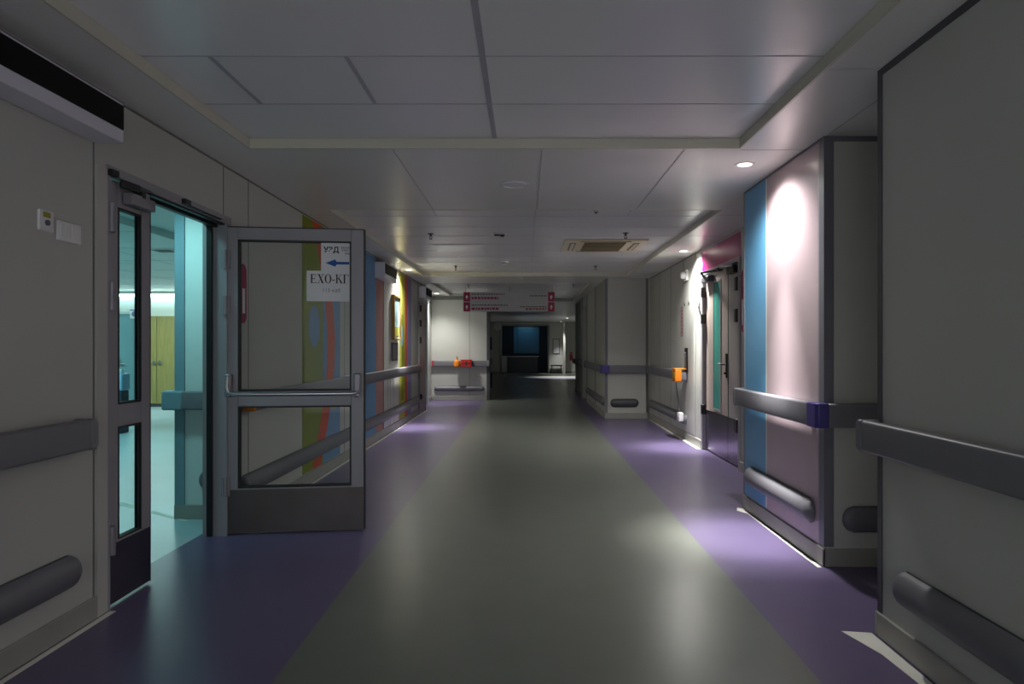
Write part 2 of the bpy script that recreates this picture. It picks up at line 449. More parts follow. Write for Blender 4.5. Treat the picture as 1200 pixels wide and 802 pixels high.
# ------------------------------------------------------------------ handrails and bumpers
def handrail(label, face, p, L, caps=(1, 1), group='padded handrails along the walls', z0=.812, z1=.948, capmat=('railcap', 'railcap'), d0=.035, d1=.088):
    """p: point on the wall face where local x = 0"""
    r = thing('handrail', label, 'handrail', (p[0], p[1], 0), FACE[face], group)
    a = .05 if caps[0] else 0; b = L - (.05 if caps[1] else 0)
    pr = rrect(d0, d1, z0, z1, .014, 4)
    m = MB(); m.prism(pr, 'x', a, b)
    m.box(a, b, d0 - .006, d0, z0 + .03, z1 - .03)
    obj('rail', m, 'rail', r, smooth=True)
    m = MB()
    n = max(2, int(L / 1.2) + 1)
    for i in range(n):
        x = .12 + (L - .24) * i / (n - 1)
        m = MB(); m.box(x - .025, x + .025, .0045, d0, (z0 + z1) / 2 - .03, (z0 + z1) / 2 + .03)
        obj('bracket', m, 'dark', r, bevel=.003)
    if caps[0]:
        m = MB(); m.prism(rrect(0, .05, z0 - .002, z1 + .002, .028, 6, (1, 0, 0, 1)), 'y', .0045, d1 + .003)
        obj('end_cap', m, capmat[0], r, bevel=.008, segs=3)
    if caps[1]:
        m = MB(); m.prism(rrect(L - .05, L, z0 - .002, z1 + .002, .028, 6, (0, 1, 1, 0)), 'y', .0045, d1 + .003)
        obj('end_cap', m, capmat[1], r, bevel=.008, segs=3)
    return r

def bumper(label, face, p, L, round_ends=(1, 1), zc=.28, hh=.072, dep=.055, m='bump', group='half round bumper strips low on the walls'):
    r = thing('bumper_rail', label, 'bumper', (p[0], p[1], zc), FACE[face], group)
    e = .06; mb = MB(); secs = []
    N = 12
    xs = ([e * (1 - math.cos(.5 * PI * i / 8)) for i in range(9)] if round_ends[0] else [0.])
    xs += ([L - e * (1 - math.cos(.5 * PI * (8 - i) / 8)) for i in range(9)] if round_ends[1] else [L])
    for x in xs:
        s = 1.
        if round_ends[0] and x < e: s = math.sqrt(max(0.04, 1 - (1 - x / e) ** 2))
        if round_ends[1] and x > L - e: s = math.sqrt(max(0.04, 1 - (1 - (L - x) / e) ** 2))
        secs.append([(x, .0045 + dep * s * math.sin(PI * i / N), -hh * s * math.cos(PI * i / N) ) for i in range(N + 1)])
    vs = [v for sct in secs for v in sct]; n = N + 1
    fs = [(k * n + i, k * n + i + 1, (k + 1) * n + i + 1, (k + 1) * n + i) for k in range(len(secs) - 1) for i in range(N)]
    fs += [(k * n + N, k * n, (k + 1) * n, (k + 1) * n + N) for k in range(len(secs) - 1)]
    fs += [tuple(range(n))[::-1], tuple(range((len(secs) - 1) * n, len(secs) * n))]
    mb.add(vs, fs)
    obj('cover', mb, m, r, smooth=True)
    mb = MB(); mb.box(e, L - e, .0045, .009, -hh - .004, hh + .004)
    obj('backing_strip', mb, 'dark', r)
    return r

# left, near (local x runs towards -Y)
handrail('grey handrail on the wall before the glazed doorway, below the small switch plates', '+X', (XL, 3.09), 5.5, (1, 0))
bumper('grey half round bumper low on the wall before the glazed doorway', '+X', (XL, 3.06), 5.5, (1, 0))
# left, beyond the door leaf
handrail('long grey handrail along the mural wall behind the open glass door', '+X', (XL, 12.7), 7.85, (1, 1), capmat=('redcap', 'orange'))
bumper('long grey bumper low along the mural wall behind the open glass door', '+X', (XL, 12.7), 7.9)
# cross wall (local x runs towards -X)
r = handrail('pale grey handrail across the brightly lit wall under the hanging sign', '-Y', (-.86, 16.3), 1.37, (1, 1), capmat=('railcap', 'redcap'))
bumper('slim grey bumper low on the brightly lit wall under the hanging sign', '-Y', (-.98, 16.3), 1.2, hh=.06)
# right, near (local x runs towards +Y)
handrail('dark grey handrail on the nearest right-hand wall', '-X', (XN, -2.5), 5.545, (0, 1))
bumper('dark grey bumper on the nearest right-hand wall with its rounded end by the passage', '-X', (XN, -2.5), 5.34, (0, 1))
# striped pillar: rail that turns the corner
r = handrail('pale handrail wrapping the blue and mauve pillar with a violet corner cap', '-X', (XP, 3.99), 1.42, (0, 1))
m = MB()
m.prism([(-.135, .015), (-.08, .015), (-.08, .03), (0, .03), (0, .09), (-.12, .09), (-.135, .075)], 'z', .81, .95)
sub(obj('corner_cap', m, 'violet', r, bevel=.006, segs=3), 'violet corner cap')
m = MB(); m.box(-.13, -.08, -.93, .015, .812, .948)
obj('return_rail', m, 'rail', r, bevel=.012, segs=3)
bumper('pale grey bumper low on the blue and mauve pillar face', '-X', (XP - .004, 4.06), 1.2, zc=.285)
bumper('short dark bumper stub on the shaded end of the pillar', '-Y', (2.65, 3.95), .82, zc=.275, m='bump', dep=.03)
# right wall with doors, and the facing wall
handrail('grey handrail beside the orange box on the right-hand wall', '-X', (XR, 9.235), 2.76, (1, 0))
bumper('grey bumper low beside the white socket on the right-hand wall', '-X', (XR, 9.25), 2.75)
r = handrail('handrail across the wall that faces the camera right of the hanging sign', '-Y', (2.11, 12.1), .72, (0, 0))
m = MB(); m.prism([(.63, .03), (.72, .03), (.72, -.03), (.785, -.03), (.785, .08), (.773, .092), (.63, .092)], 'z', .81, .95)
sub(obj('corner_cap', m, 'violet', r, bevel=.006, segs=3), 'violet corner cap')
bumper('short black bumper low on the wall that faces the camera right of the hanging sign', '-Y', (2.0, 12.1), .5, m='dark')
handrail('handrail on the receding wall between the dark corner guard and the dark door recess', '-X', (1.42, 12.25), 3.4, (0, 1), capmat=('railcap', 'dark'))
bumper('bumper low on the receding wall between the dark corner guard and the dark door recess', '-X', (1.42, 12.3), 3.3)
handrail('last handrail on the right beyond the dark door recess', '-X', (1.42, 17.2), 2.2, (1, 1))
# room beyond the open door
r = handrail('teal lit handrail on the pier just inside the open doorway', '-Y', (-2.2, 5.05), .3, (0, 0))
m = MB(); m.prism([(.3, .03), (.40, .03), (.40, -.25), (.46, -.25), (.46, .07), (.44, .092), (.3, .092)], 'z', .81, .95)
sub(obj('corner_cap', m, 'tealcap', r, bevel=.012, segs=3), 'blue corner cap')
bumper('rounded bumper end low on the pier just inside the open doorway', '-Y', (-2.19, 5.05), .22, (0, 1), zc=.29)

# ------------------------------------------------------------------ left doorway: frame, fixed leaf, open leaf
f = MB()
f.box(-2.17, XL + .012, 3.28, 3.30, 0, 2.135); f.box(-2.17, XL + .012, 4.585, 4.598, 0, 2.135); f.box(-2.17, XL - .014, 4.598, 4.66, 0, 2.135); f.box(-2.17, XL + .012, 3.28, 4.66, 2.10, 2.15)
tf = struct('trim_11', f, 'alu', label='grey metal frame round the open glazed doorway', cat='door frame')
m = MB()
m.box(-2.135, -2.10, 4.565, 4.586, 0, 2.10); m.box(-2.10, -2.07, 3.68, 4.585, 2.075, 2.10); m.box(-2.05, XL, 3.68, 4.585, 2.09, 2.10)
struct('rubber_seal', m, 'black', tf)

def glazed_leaf(root, W, H, sl, sr, top, z_mid0, z_mid1, z_kick, T, kickmat, gl_dx=0.):
    """leaf in local x (0..W), thickness T along +y"""
    z0 = .012
    m = MB()
    m.box(0, sl, 0, T, z0, H); m.box(W - sr, W, 0, T, z0, H); m.box(sl, W - sr, 0, T, H - top, H)
    m.box(sl, W - sr, 0, T, z_mid0, z_mid1); m.box(sl, W - sr, 0, T, z0, z_kick)
    obj('frame', m, 'alu', root, bevel=.003)
    for (a, b) in ((z_mid1, H - top), (z_kick, z_mid0)):
        g = MB(); g.box(sl + .004, W - sr - .004, T / 2 - .003, T / 2 + .003, a + .004, b - .004)
        p = obj('glass_pane', g, 'glass', root)
        s = MB(); q = .010
        for y0, y1 in ((-.001, T / 2 - .004), (T / 2 + .004, T + .001)):
            s.box(sl, sl + q, y0, y1, a, b); s.box(W - sr - q, W - sr, y0, y1, a, b)
            s.box(sl + q, W - sr - q, y0, y1, a, a + q); s.box(sl + q, W - sr - q, y0, y1, b - q, b)
        obj('gasket', s, 'black', p)
    for y0, y1 in ((-.003, 0), (T, T + .003)):
        m = MB(); m.box(.003, W - .003, y0, y1, z0 + .004, z_kick - .01)
        obj('kick_plate', m, kickmat, root)

def hinge(root, x, y, z, h=.11):
    m = MB(); m.cyl((x, y, z - h / 2), (x, y, z + h / 2), .015); m.box(x - .028, x + .028, y + .003, y + .012, z - h / 2, z + h / 2)
    for k in (-1, 1): m.cyl((x, y, z + k * h * .17 - .001), (x, y, z + k * h * .17 + .001), .0165)
    return obj('hinge', m, 'hinge', root, bevel=.001)

# fixed narrow leaf: closed, face to the corridor at X = XL (local x along +Y, local y towards -X)
D2 = thing('door_2', 'narrow closed glazed door leaf left of the open doorway', 'door', (XL - .002, 3.302, 0), PI / 2, kind='structure')
glazed_leaf(D2, .375, 2.09, .085, .085, .125, .875, .985, .315, .03, 'kickd')
for z in (1.90, 1.52, .33): hinge(D2, .012, -.016, z, .14)
m = MB(); m.box(.375 - .003, .379, -.001, .03, .012, 2.09); obj('edge_seal', m, 'black', D2)
m = MB(); m.box(.12, .33, -.055, 0, 1.985, 2.045); c = obj('door_closer', m, 'hinge', D2, bevel=.006)
m = MB(); m.box(-.0, .36, -.034, -.012, 2.1, 2.125); obj('guide_track', m, 'alu', c, bevel=.003)
m = MB(); m.box(-.02, .035, -.036, -.01, 2.098, 2.128); m.prism([(.06, -.03), (.2, -.045), (.215, -.03), (.07, -.018)], 'z', 2.06, 2.098); m.box(.2, .235, -.055, -.005, 2.035, 2.07); obj('closer_arm', m, 'black', c)

# guide track for the open leaf, fixed on the frame head
m = MB(); m.box(XL + .012, XL + .032, 4.0, 4.5, 2.112, 2.134); obj('guide_track', m, 'alu', tf, bevel=.002)
m = MB(); m.box(XL + .01, XL + .036, 3.985, 4.05, 2.108, 2.138); m.box(XL + .014, XL + .03, 4.05, 4.47, 2.104, 2.113); obj('track_slider', m, 'black', tf)

ANG = math.atan2(.118, .915)
D1 = thing('door_1', 'wide glazed door leaf standing open into the corridor with paper notices', 'door', (-2.031, 4.60, 0), ANG, kind='structure')
W1 = .92
glazed_leaf(D1, W1, 2.08, .088, .085, .082, .868, .972, .315, .05, 'kick')
for z in (1.86, 1.55, .33):
    hinge(D1, .012, -.017, z, .13)
m = MB(); m.box(-.004, 0, 0, .05, .012, 2.08); m.box(W1, W1 + .008, -.001, .051, .012, 2.083); m.box(0, W1, -.001, .051, 2.08, 2.086); obj('edge_seal', m, 'black', D1)
m = MB(); m.tube([(.03, -.055, 1.075), (.032, -.075, 1.01), (.045, -.082, .965), (.08, -.082, .955), (.45, -.082, .955), (W1 - .06, -.082, .955), (W1 - .035, -.075, .965)], .013, 12)
pb = obj('push_bar', m, 'steel', D1, smooth=True)
for x0, x1, z0_, z1_ in ((.018, .058, .935, 1.09), (W1 - .062, W1 - .018, .93, 1.09)):
    m = MB(); m.box(x0, x1, -.06, 0, z0_, z1_); obj('bracket', m, 'hinge', pb, bevel=.008)
m = MB(); m.box(W1 - .055, W1 - .02, .05, .056, .98, 1.16); m.tube([(W1 - .04, .056, 1.07), (W1 - .04, .1, 1.07), (W1 - .14, .1, 1.07)], .009); obj('lever_handle', m, 'steel', D1, smooth=True)

# paper notices taped to the glass of the open leaf
def on_leaf(name, label, x, z, rot=0.):
    c = Matrix.Rotation(ANG, 3, 'Z') @ Vector((x, -.0035 + .0215, 0))
    return thing(name, label, 'notice', (D1.location.x + c.x, D1.location.y + c.y, z), ANG, 'paper notices on the glass door')
TXT = Matrix.Rotation(PI / 2, 4, 'X')
n1 = on_leaf('paper_notice', 'upper paper notice with a blue arrow pointing left, taped to the open glass door', .735, 1.895)
m = MB(); m.box(-.105, .098, -.0012, 0, -.10, .10); obj('sheet', m, 'paper', n1)
m = text_mb('УЗД', .05, .0016).xf(Matrix.Translation((-.035, -.0018, .045)) @ TXT); obj('lettering', m, 'ink', n1)
m = MB()
for (a, b, z) in ((.03, .09, .062), (.035, .085, .044), (.055, .092, .022)):
    k = a
    while k < b - .006:
        m.box(k, k + .007, -.0017, -.001, z - .007, z + .007); k += .012
obj('faint_lettering', m, 'inkl', n1)
m = MB()
m.prism([(-.075, -.045), (-.01, -.07), (.0, -.054), (.085, -.054), (.085, -.036), (.0, -.036), (-.01, -.02)], 'y', -.0018, -.0011)
obj('arrow', m, 'blue', n1)
n2 = on_leaf('paper_notice', 'lower paper notice in large serif capitals, taped to the open glass door', .69, 1.69)
m = MB(); m.box(-.155, .145, -.0022, -.001, -.105, .105); obj('sheet', m, 'paper', n2)
def serif(word, h):
    """serif capitals built as strokes; returns a mesh centred on the word, lying in x-z"""
    m = MB(); x = 0.; T, t = .15 * h, .055 * h; sf = .05 * h
    y0, y1 = -.0028, -.0021
    def bx(a, b, c, d): m.box(a, b, y0, y1, c, d)
    def pr(p): m.prism(p, 'y', y0, y1)
    def foot(cx, w, z, up): bx(cx - w / 2, cx + w / 2, z if up else z - sf, z + sf if up else z)
    for c in word:
        if c in 'ЕE':
            bx(x + .06 * h, x + .06 * h + T, 0, h); bx(x, x + .6 * h, 0, sf); bx(x, x + .58 * h, h - sf, h)
            bx(x + .2 * h, x + .42 * h, .5 * h - sf / 2, .5 * h + sf / 2); bx(x + .4 * h, x + .44 * h, .38 * h, .62 * h)
            pr([(x + .54 * h, 0), (x + .6 * h, 0), (x + .63 * h, .25 * h), (x + .6 * h, .25 * h)]); pr([(x + .53 * h, h), (x + .56 * h, .77 * h), (x + .59 * h, .77 * h), (x + .59 * h, h)]); x += .74 * h
        elif c in 'ХX':
            pr([(x + .08 * h, h), (x + .5 * h, 0), (x + .5 * h + T * 1.15, 0), (x + .08 * h + T * 1.15, h)])
            pr([(x + .07 * h, 0), (x + .07 * h + t, 0), (x + .6 * h + t, h), (x + .6 * h, h)])
            foot(x + .1 * h, .26 * h, 0, 1); foot(x + .58 * h, .32 * h, 0, 1); foot(x + .16 * h, .34 * h, h, 0); foot(x + .62 * h, .26 * h, h, 0); x += .8 * h
        elif c in 'ОO':
            n = 28; cx = x + .36 * h
            o = [(cx + .36 * h * math.cos(2 * PI * i / n), .5 * h + .52 * h * math.sin(2 * PI * i / n)) for i in range(n)]
            q = [(cx + .21 * h * math.cos(2 * PI * i / n), .5 * h + .47 * h * math.sin(2 * PI * i / n)) for i in range(n)]
            for i in range(n):
                j = (i + 1) % n; pr([o[i], o[j], q[j], q[i]])
            x += .80 * h
        elif c == '-':
            bx(x, x + .3 * h, .3 * h, .4 * h); x += .38 * h
        elif c in 'КK':
            bx(x + .06 * h, x + .06 * h + T, 0, h); foot(x + .13 * h, .3 * h, 0, 1); foot(x + .13 * h, .3 * h, h, 0)
            pr([(x + .2 * h, .45 * h), (x + .26 * h, .45 * h), (x + .62 * h, h), (x + .55 * h, h)])
            pr([(x + .28 * h, .58 * h), (x + .55 * h, 0), (x + .74 * h, 0), (x + .37 * h, .66 * h)]); foot(x + .62 * h, .3 * h, 0, 1); foot(x + .58 * h, .24 * h, h, 0); x += .82 * h
        elif c == 'Г':
            bx(x + .06 * h, x + .06 * h + T, 0, h); foot(x + .13 * h, .3 * h, 0, 1); bx(x, x + .58 * h, h - sf, h)
            pr([(x + .53 * h, h), (x + .56 * h, .74 * h), (x + .6 * h, .74 * h), (x + .59 * h, h)]); x += .66 * h
    return m.xf(Matrix.Translation((-x / 2, 0, 0)))
obj('large_lettering', serif('ЕХО-КГ', .062).xf(Matrix.Translation((0, 0, .02))), 'ink', n2)
m = text_mb('113 каб', .036).xf(Matrix.Translation((.01, -.0026, -.03)) @ TXT); obj('small_lettering', m, 'inkl', n2)

# switch plates
def plate(label, y, w, h, z):
    return thing('switch_plate', label, 'switch plate', (XL, y, z), FACE['+X'], 'small wall plates before the doorway')
p = plate('square white switch plate with a yellow tag and dark knob, left of the pair', 2.865, .09, .09, 1.80)
m = MB(); m.prism(rrect(-.043, .043, -.043, .043, .006), 'y', 0, .011); obj('plate', m, 'white', p, bevel=.002)
m = MB(); m.box(-.02, .024, .011, .013, .014, .036); sub(obj('tag', m, 'myellow', p), 'yellow tag')
m = MB(); m.cyl((.0, .011, -.008), (.0, .018, -.008), .012); sub(obj('knob', m, 'dark', p), 'dark round knob')
p = plate('wide white double switch plate, right of the pair on the wall', 3.01, .15, .09, 1.775)
m = MB(); m.prism(rrect(-.076, .076, -.043, .043, .006), 'y', 0, .011); obj('plate', m, 'white', p, bevel=.002)
for k in (-1, 1):
    m = MB(); m.prism([(k * .037 - .026, -.028), (k * .037 + .026, -.028), (k * .037 + .026, .028), (k * .037 - .026, .028)], 'y', .011, .0145); m.box(k * .037 - .002, k * .037 + .002, .0145, .016, -.02, .02)
    obj('rocker', m, 'white', p, bevel=.002)

# ------------------------------------------------------------------ black fronted boxes over the left-hand wall
def wall_box(label, y1, L, z0=2.225, z1=2.41, d=.135):
    r = thing('sign_box', label, 'wall box', (XL, y1, z0), FACE['+X'], 'white boxes with black fronts high on the left wall')
    m = MB(); m.box(0, L, .0045, d, 0, z1 - z0); obj('housing', m, 'boxw', r, bevel=.003)
    m = MB(); m.box(.004, L - .03, d, d + .004, .06, z1 - z0 - .012); sub(obj('front_panel', m, 'blackgl', r), 'black front panel')
    m = MB(); m.box(0, L, d - .01, d + .006, z1 - z0, z1 - z0 + .006); obj('top_rim', m, 'alu', r)
    return r
wall_box('long white box with a black front high on the wall nearest the camera', 3.2, 4.2)
wall_box('white box with a black front above the framed picture', 9.98, .86, 2.2, 2.41, .135)
wall_box('farthest white box with a black front beside the bright wall strip', 13.72, .82, 2.2, 2.41, .135)

# ------------------------------------------------------------------ left wall mural and wall pieces
def mural(name, label, pieces, y0):
    """pieces: (polygon in (Y, z), material); each a thin printed film on the wall"""
    mb = MB(); ms = []
    for i, (poly, mm) in enumerate(pieces):
        if M[mm] not in ms: ms.append(M[mm])
        mb.prism(poly, 'x', XL + .0012, XL + .0020 + .0003 * i, ms.index(M[mm]))
    o = obj(name, mb, ms); return tag(o, label, 'mural', kind='thing')
def band(y0, y1, z0=.11, z1=ZC - .02): return [(y0, z0), (y1, z0), (y1, z1), (y0, z1)]
def curve_band(ya, yb, amp, z0=.11, z1=ZC - .02, n=14, ph=0.):
    pts = []
    for i in range(n + 1):
        z = z0 + (z1 - z0) * i / n; pts.append((ya + amp * math.sin(PI * i / n + ph), z))
    qts = []
    for i in range(n + 1):
        z = z0 + (z1 - z0) * i / n; qts.append((yb + amp * math.sin(PI * i / n + ph), z))
    return pts + qts[::-1]
def lens(y, z, ry, rz, n=24): return [(y + ry * math.cos(2 * PI * i / n), z + rz * math.sin(2 * PI * i / n)) for i in range(n)]
mural('wall_mural', 'green mural with an orange stripe and blue band behind the open glass door', [
    (band(6.17, 7.0), 'mgreen'),
    (band(6.8, 7.42, .11, 1.95), 'mblue'), (curve_band(6.45, 6.72, .5), 'mred'), (lens(6.52, 1.47, .17, .2), 'mblue'), (lens(6.58, .75, .0 + .1, .05), 'mgreen'), (band(7.1, 7.28, .62, .78), 'myellow')], 6.2)
mural('wall_mural', 'blue and dusty pink stripes on the wall right of the open glass door', [(band(8.62, 9.2), 'mblue'), (band(9.2, 9.66), 'mpink')], 8.7)
mural('wall_mural', 'olive and lilac stripes on the wall beyond the framed picture', [
    (band(10.86, 11.42), 'myellow'), (curve_band(11.05, 11.3, .06, .4, 1.8), 'mgreen'), (lens(11.1, 1.45, .12, .18), 'mgblue'), (band(11.42, 11.6), 'mred'), (band(11.6, 12.0), 'mpurp')], 11)
# pale bay under the second box
t = MB(); t.box(XL, XL + .006, 9.70, 10.84, .11, 2.2); t.box(XL, XL + .008, 9.66, 9.70, .11, 2.4, 1)
for y in (9.95, 10.15, 10.4): t.box(XL + .006, XL + .008, y, y + .008, .11, .8, 1)
struct('trim_12', t, [M['wall'], M['seam']])

pf = thing('picture_frame', 'framed picture in a gilt frame under the spotlight on the left wall', 'picture', (XL + .007, 10.5, 1.38), FACE['+X'])
m = MB(); w, h = .27, .68
m.box(-w, -w + .03, 0, .05, 0, h); m.box(w - .03, w, 0, .05, 0, h); m.box(-w + .03, w - .03, 0, .05, 0, .03); m.box(-w + .03, w - .03, 0, .05, h - .03, h)
obj('frame', m, 'pictf', pf, bevel=.004)
m = MB(); m.box(-w + .028, w - .028, .008, .03, .028, h - .028); obj('print', m, 'pict', pf)
m = MB(); m.box(-w + .06, w - .06, .03, .032, .06, .2); obj('caption_band', m, 'myellow', pf)
nb = thing('notice_board', 'dark grey plate on the wall below the framed picture', 'notice board', (XL + .007, 10.48, 1.06), FACE['+X'])
m = MB(); m.box(-.24, .24, 0, .012, 0, .28); obj('plate', m, 'dark', nb, bevel=.003)
m = MB(); m.box(-.21, .21, .012, .014, .03, .25); obj('sheet', m, 'bump', nb)

# magenta vertical plates beside doors
def vplate(label, face, x, y, z, h=.42, w=.11):
    r = thing('door_sign', label, 'sign', (x, y, z), FACE[face], 'magenta upright door signs')
    m = MB(); m.prism(rrect(-w / 2, w / 2, 0, h, w * .48, 8), 'y', 0, .02); obj('plate', m, 'maroon', r, bevel=.003)
    m = MB()
    m.box(-.02, .02, .02, .022, .07, .07 + h * .42)
    obj('white_strip', m, 'paper', r); return r
vplate('magenta rounded door sign seen through the left of the open glass door', '+X', XL, 4.84, 1.44)
vplate('magenta rounded door sign by the right-hand double door', '-X', XR, 6.86, 1.42, .62)

# far door on the left with dark fittings
D6 = thing('door_3', 'pinkish closed door below the farthest black fronted box', 'door', (XL, 13.62, 0), FACE['+X'], kind='structure')
m = MB(); m.box(.03, .77, .0, .02, .012, 2.1); obj('leaf', m, 'doorp', D6, bevel=.003)
m = MB(); m.box(0, .03, 0, .03, 0, 2.13); m.box(.77, .8, 0, .03, 0, 2.13); m.box(.03, .77, 0, .03, 2.1, 2.13); obj('frame', m, 'alud', D6)
for z in (2.0, 1.72, 1.4):
    m = MB(); m.box(.7, .79, .02, .055, z - .06, z + .06); obj('hinge', m, 'black', D6, bevel=.004)
m = MB(); m.lathe([(.0, 0), (.05, .0), (.055, .03), (.03, .05)], (0, 0, 0)); m.xf(Matrix.Translation((.72, .02, .33)) @ Matrix.Rotation(-PI / 2, 4, 'X')); obj('door_stop', m, 'black', D6, smooth=True)

# open dark door edge at the end of the cross wall
D8 = thing('door_4', 'dark door leaf seen edge on at the end of the lit cross wall', 'door', (-.90, 16.5, 0), PI / 2, kind='structure')
m = MB(); m.box(0, .9, 0, .045, .012, 2.1); obj('leaf', m, 'dark', D8, bevel=.002)
m = MB(); m.box(.5, .75, -.05, 0, 1.2, 1.52); m.box(.2, .3, -.03, 0, 1.52, 1.62); obj('lock_case', m, 'black', D8, bevel=.02, segs=3)
m = MB(); m.box(.3, .8, -.06, 0, .25, .62); obj('kick_guard', m, 'black', D8, bevel=.02)
m = MB(); m.box(.1, .8, -.05, 0, .85, 1.0); obj('push_bar', m, 'black', D8, bevel=.01)

# ------------------------------------------------------------------ hanging sign
hs = thing('hanging_sign', 'grey direction sign with maroon end blocks hung across the corridor', 'sign', (-.32, 14.4, 2.02))
m = MB(); m.box(-.99, .93, -.012, .012, 0, .41); obj('board', m, 'signg', hs, bevel=.002)
for x0 in (-.99, .79):
    for zc, za, zb in ((.31, .212, .41), (.1, 0, .198)):
        m = MB(); m.box(x0, x0 + .14, -.0145, -.012, za, zb)
        b = obj('direction_block', m, 'maroon', hs)
        m = MB()
        m.prism([(x0 + .035, zc - .01), (x0 + .07, zc + .04), (x0 + .105, zc - .01), (x0 + .08, zc - .01), (x0 + .08, zc - .05), (x0 + .06, zc - .05), (x0 + .06, zc - .01)], 'y', -.016, -.0145)
        obj('arrow', m, 'paper', b)
def lines(rows, mm):
    for (xa, xb, z, h) in rows:
        m = MB(); x = xa
        while x < xb - .02:
            w = random.uniform(.03, .07); m.box(x, min(x + w, xb), -.0135, -.012, z - h / 2, z + h / 2); x += w + .015
        obj('lettering', m, mm, hs)
lines([(-.82, -.12, .365, .018), (-.82, -.02, .135, .018), (.4, .76, .33, .018), (.2, .76, .10, .018)], 'ink')
lines([(-.82, -.25, .285, .045), (-.82, -.25, .06, .045), (.32, .76, .055, .03)], 'maroon')
for x in (-.95, -.02, .88):
    m = MB(); m.cyl((x, 0, .41), (x, 0, ZT - 2.022), .005); obj('hanger_rod', m, 'dark', hs)

# ------------------------------------------------------------------ right-hand double door
f = MB()
f.box(XR - .012, 2.40, 8.455, 8.53, 0, 2.20); f.box(XR - .012, 2.40, 6.98, 7.04, 0, 2.20); f.box(XR - .012, 2.40, 7.04, 8.455, 2.155, 2.20)
struct('trim_13', f, 'alu', label='pale metal frame round the right-hand double door', cat='door frame')
t = MB(); t.box(XR + .0, 2.40, 7.0, 8.5, 2.2, 2.47); t.box(XR - .004, XR, 6.98, 8.50, 2.205, 2.455, 1)
struct('trim_14', t, [M['wall'], M['magenta']], label='magenta panel above the right-hand double door', cat='panel')
def leaf_r(name, label, y0, W, strip, mm):
    r = thing(name, label, 'door', (XR + .03, y0, 0), PI / 2, kind='structure')   # local x along +Y, face towards -X is +y
    m = MB(); m.box(.004, W - .004, -.05, 0, .5, 2.15); m.box(.004, W - .004, -.05, 0, .012, .5); obj('leaf', m, mm, r, bevel=.002)
    m = MB(); m.box(.004, W - .004, 0, .003, .02, .5); obj('kick_plate', m, 'kickr', r)
    if strip:
        m = MB(); m.box(W * .30, W * .60, 0, .004, .55, 2.03); s = obj('vision_strip', m, 'teal', r)
        m = MB(); m.box(W * .28, W * .30, 0, .008, .53, 2.05); m.box(W * .60, W * .62, 0, .008, .53, 2.05); m.box(W * .30, W * .60, 0, .008, .53, .55); m.box(W * .30, W * .60, 0, .008, 2.03, 2.05); obj('strip_frame', m, 'doorg', s)
    return r
A = leaf_r('door_5', 'beige door leaf with a teal glass strip at the right-hand double door', 7.52, .935, True, 'doorb')
Bd = leaf_r('door_6', 'narrow grey door leaf nearer the pillar at the right-hand double door', 7.04, .475, False, 'doorg')
for z in (1.95, 1.62, .5):
    m = MB(); m.box(.915, .97, .0, .055, z - .06, z + .06); obj('hinge', m, 'black', A, bevel=.006)
for z in (1.93, 1.6, .45):
    m = MB(); m.box(.02, .1, .0, .05, z - .07, z + .07); obj('hinge', m, 'black', Bd, bevel=.006)
m = MB(); m.box(.02, .07, 0, .012, .93, 1.2); hp = obj('handle_plate', m, 'black', A, bevel=.003)
m = MB(); m.tube([(.045, .01, 1.08), (.045, .065, 1.08), (.06, .075, 1.08), (.12, .075, 1.08)], .011); obj('lever', m, 'hinge', hp, smooth=True)
m = MB(); m.cyl((.045, .01, .98), (.045, .03, .98), .014); obj('cylinder', m, 'black', hp)
m = MB(); m.box(.56, .88, .0, .075, 2.05, 2.125); c = obj('door_closer', m, 'dark', A, bevel=.01)
m = MB(); m.tube([(.8, .06, 2.13), (.55, .16, 2.145), (.25, .05, 2.15)], .014, 8); m.box(.2, .3, .0, .06, 2.14, 2.17); obj('closer_arm', m, 'black', c)
m = MB(); m.box(.05, .3, .0, .075, 2.05, 2.13); c = obj('door_closer', m, 'black', Bd, bevel=.01)
m = MB(); m.tube([(.1, .06, 2.13), (.3, .15, 2.145), (.44, .05, 2.15)], .014, 8); obj('closer_arm', m, 'steel', c)
m = MB(); m.box(.47, .478, -.01, .003, .012, 2.15); obj('meeting_seal', m, 'black', Bd)

# tall service hatch left of it
D7 = thing('door_7', 'tall pale service door with a black slot handle left of the double door', 'door', (XR, 8.86, 0), FACE['-X'], kind='structure')
m = MB(); m.box(0, .62, 0, .014, .12, 2.16); obj('leaf', m, 'wall', D7, bevel=.003)
m = MB(); m.box(.33, .47, .014, .03, .92, 1.26); obj('handle_plate', m, 'black', D7, bevel=.004)
m = MB(); m.box(.385, .415, .03, .05, .98, 1.2); obj('pull', m, 'dark', D7, bevel=.004)
for x, z in ((.52, 1.86), (.28, 1.86)):
    m = MB(); m.cyl((x, .014, z), (x, .02, z), .025); obj('lock', m, 'dark', D7, smooth=True)
cs = thing('call_plate', 'small steel call plate on the bright strip beside the double door hinges', 'plate', (XR, 8.62, 1.72), FACE['-X'])
m = MB(); m.prism(rrect(-.035, .035, 0, .11, .01), 'y', 0, .012); obj('plate', m, 'steel', cs)
m = MB(); m.cyl((0, .012, .06), (0, .02, .06), .014); obj('button', m, 'dark', cs)
ns = thing('wall_notice', 'narrow pinkish notice on the right-hand wall above the orange box', 'notice', (XR, 9.6, 1.42), FACE['-X'])
m = MB(); m.box(-.08, .08, 0, .004, 0, .42); obj('sheet', m, 'doorp', ns)
m = MB()
for k in range(7): m.box(-.06, .06 - .02 * (k % 3), .004, .005, .05 + .05 * k, .065 + .05 * k)
obj('lettering', m, 'maroon', ns)
sp = thing('wall_siren', 'white alarm sounder high on the wall left of the double door', 'alarm', (XR, 9.3, 2.17), FACE['-X'])
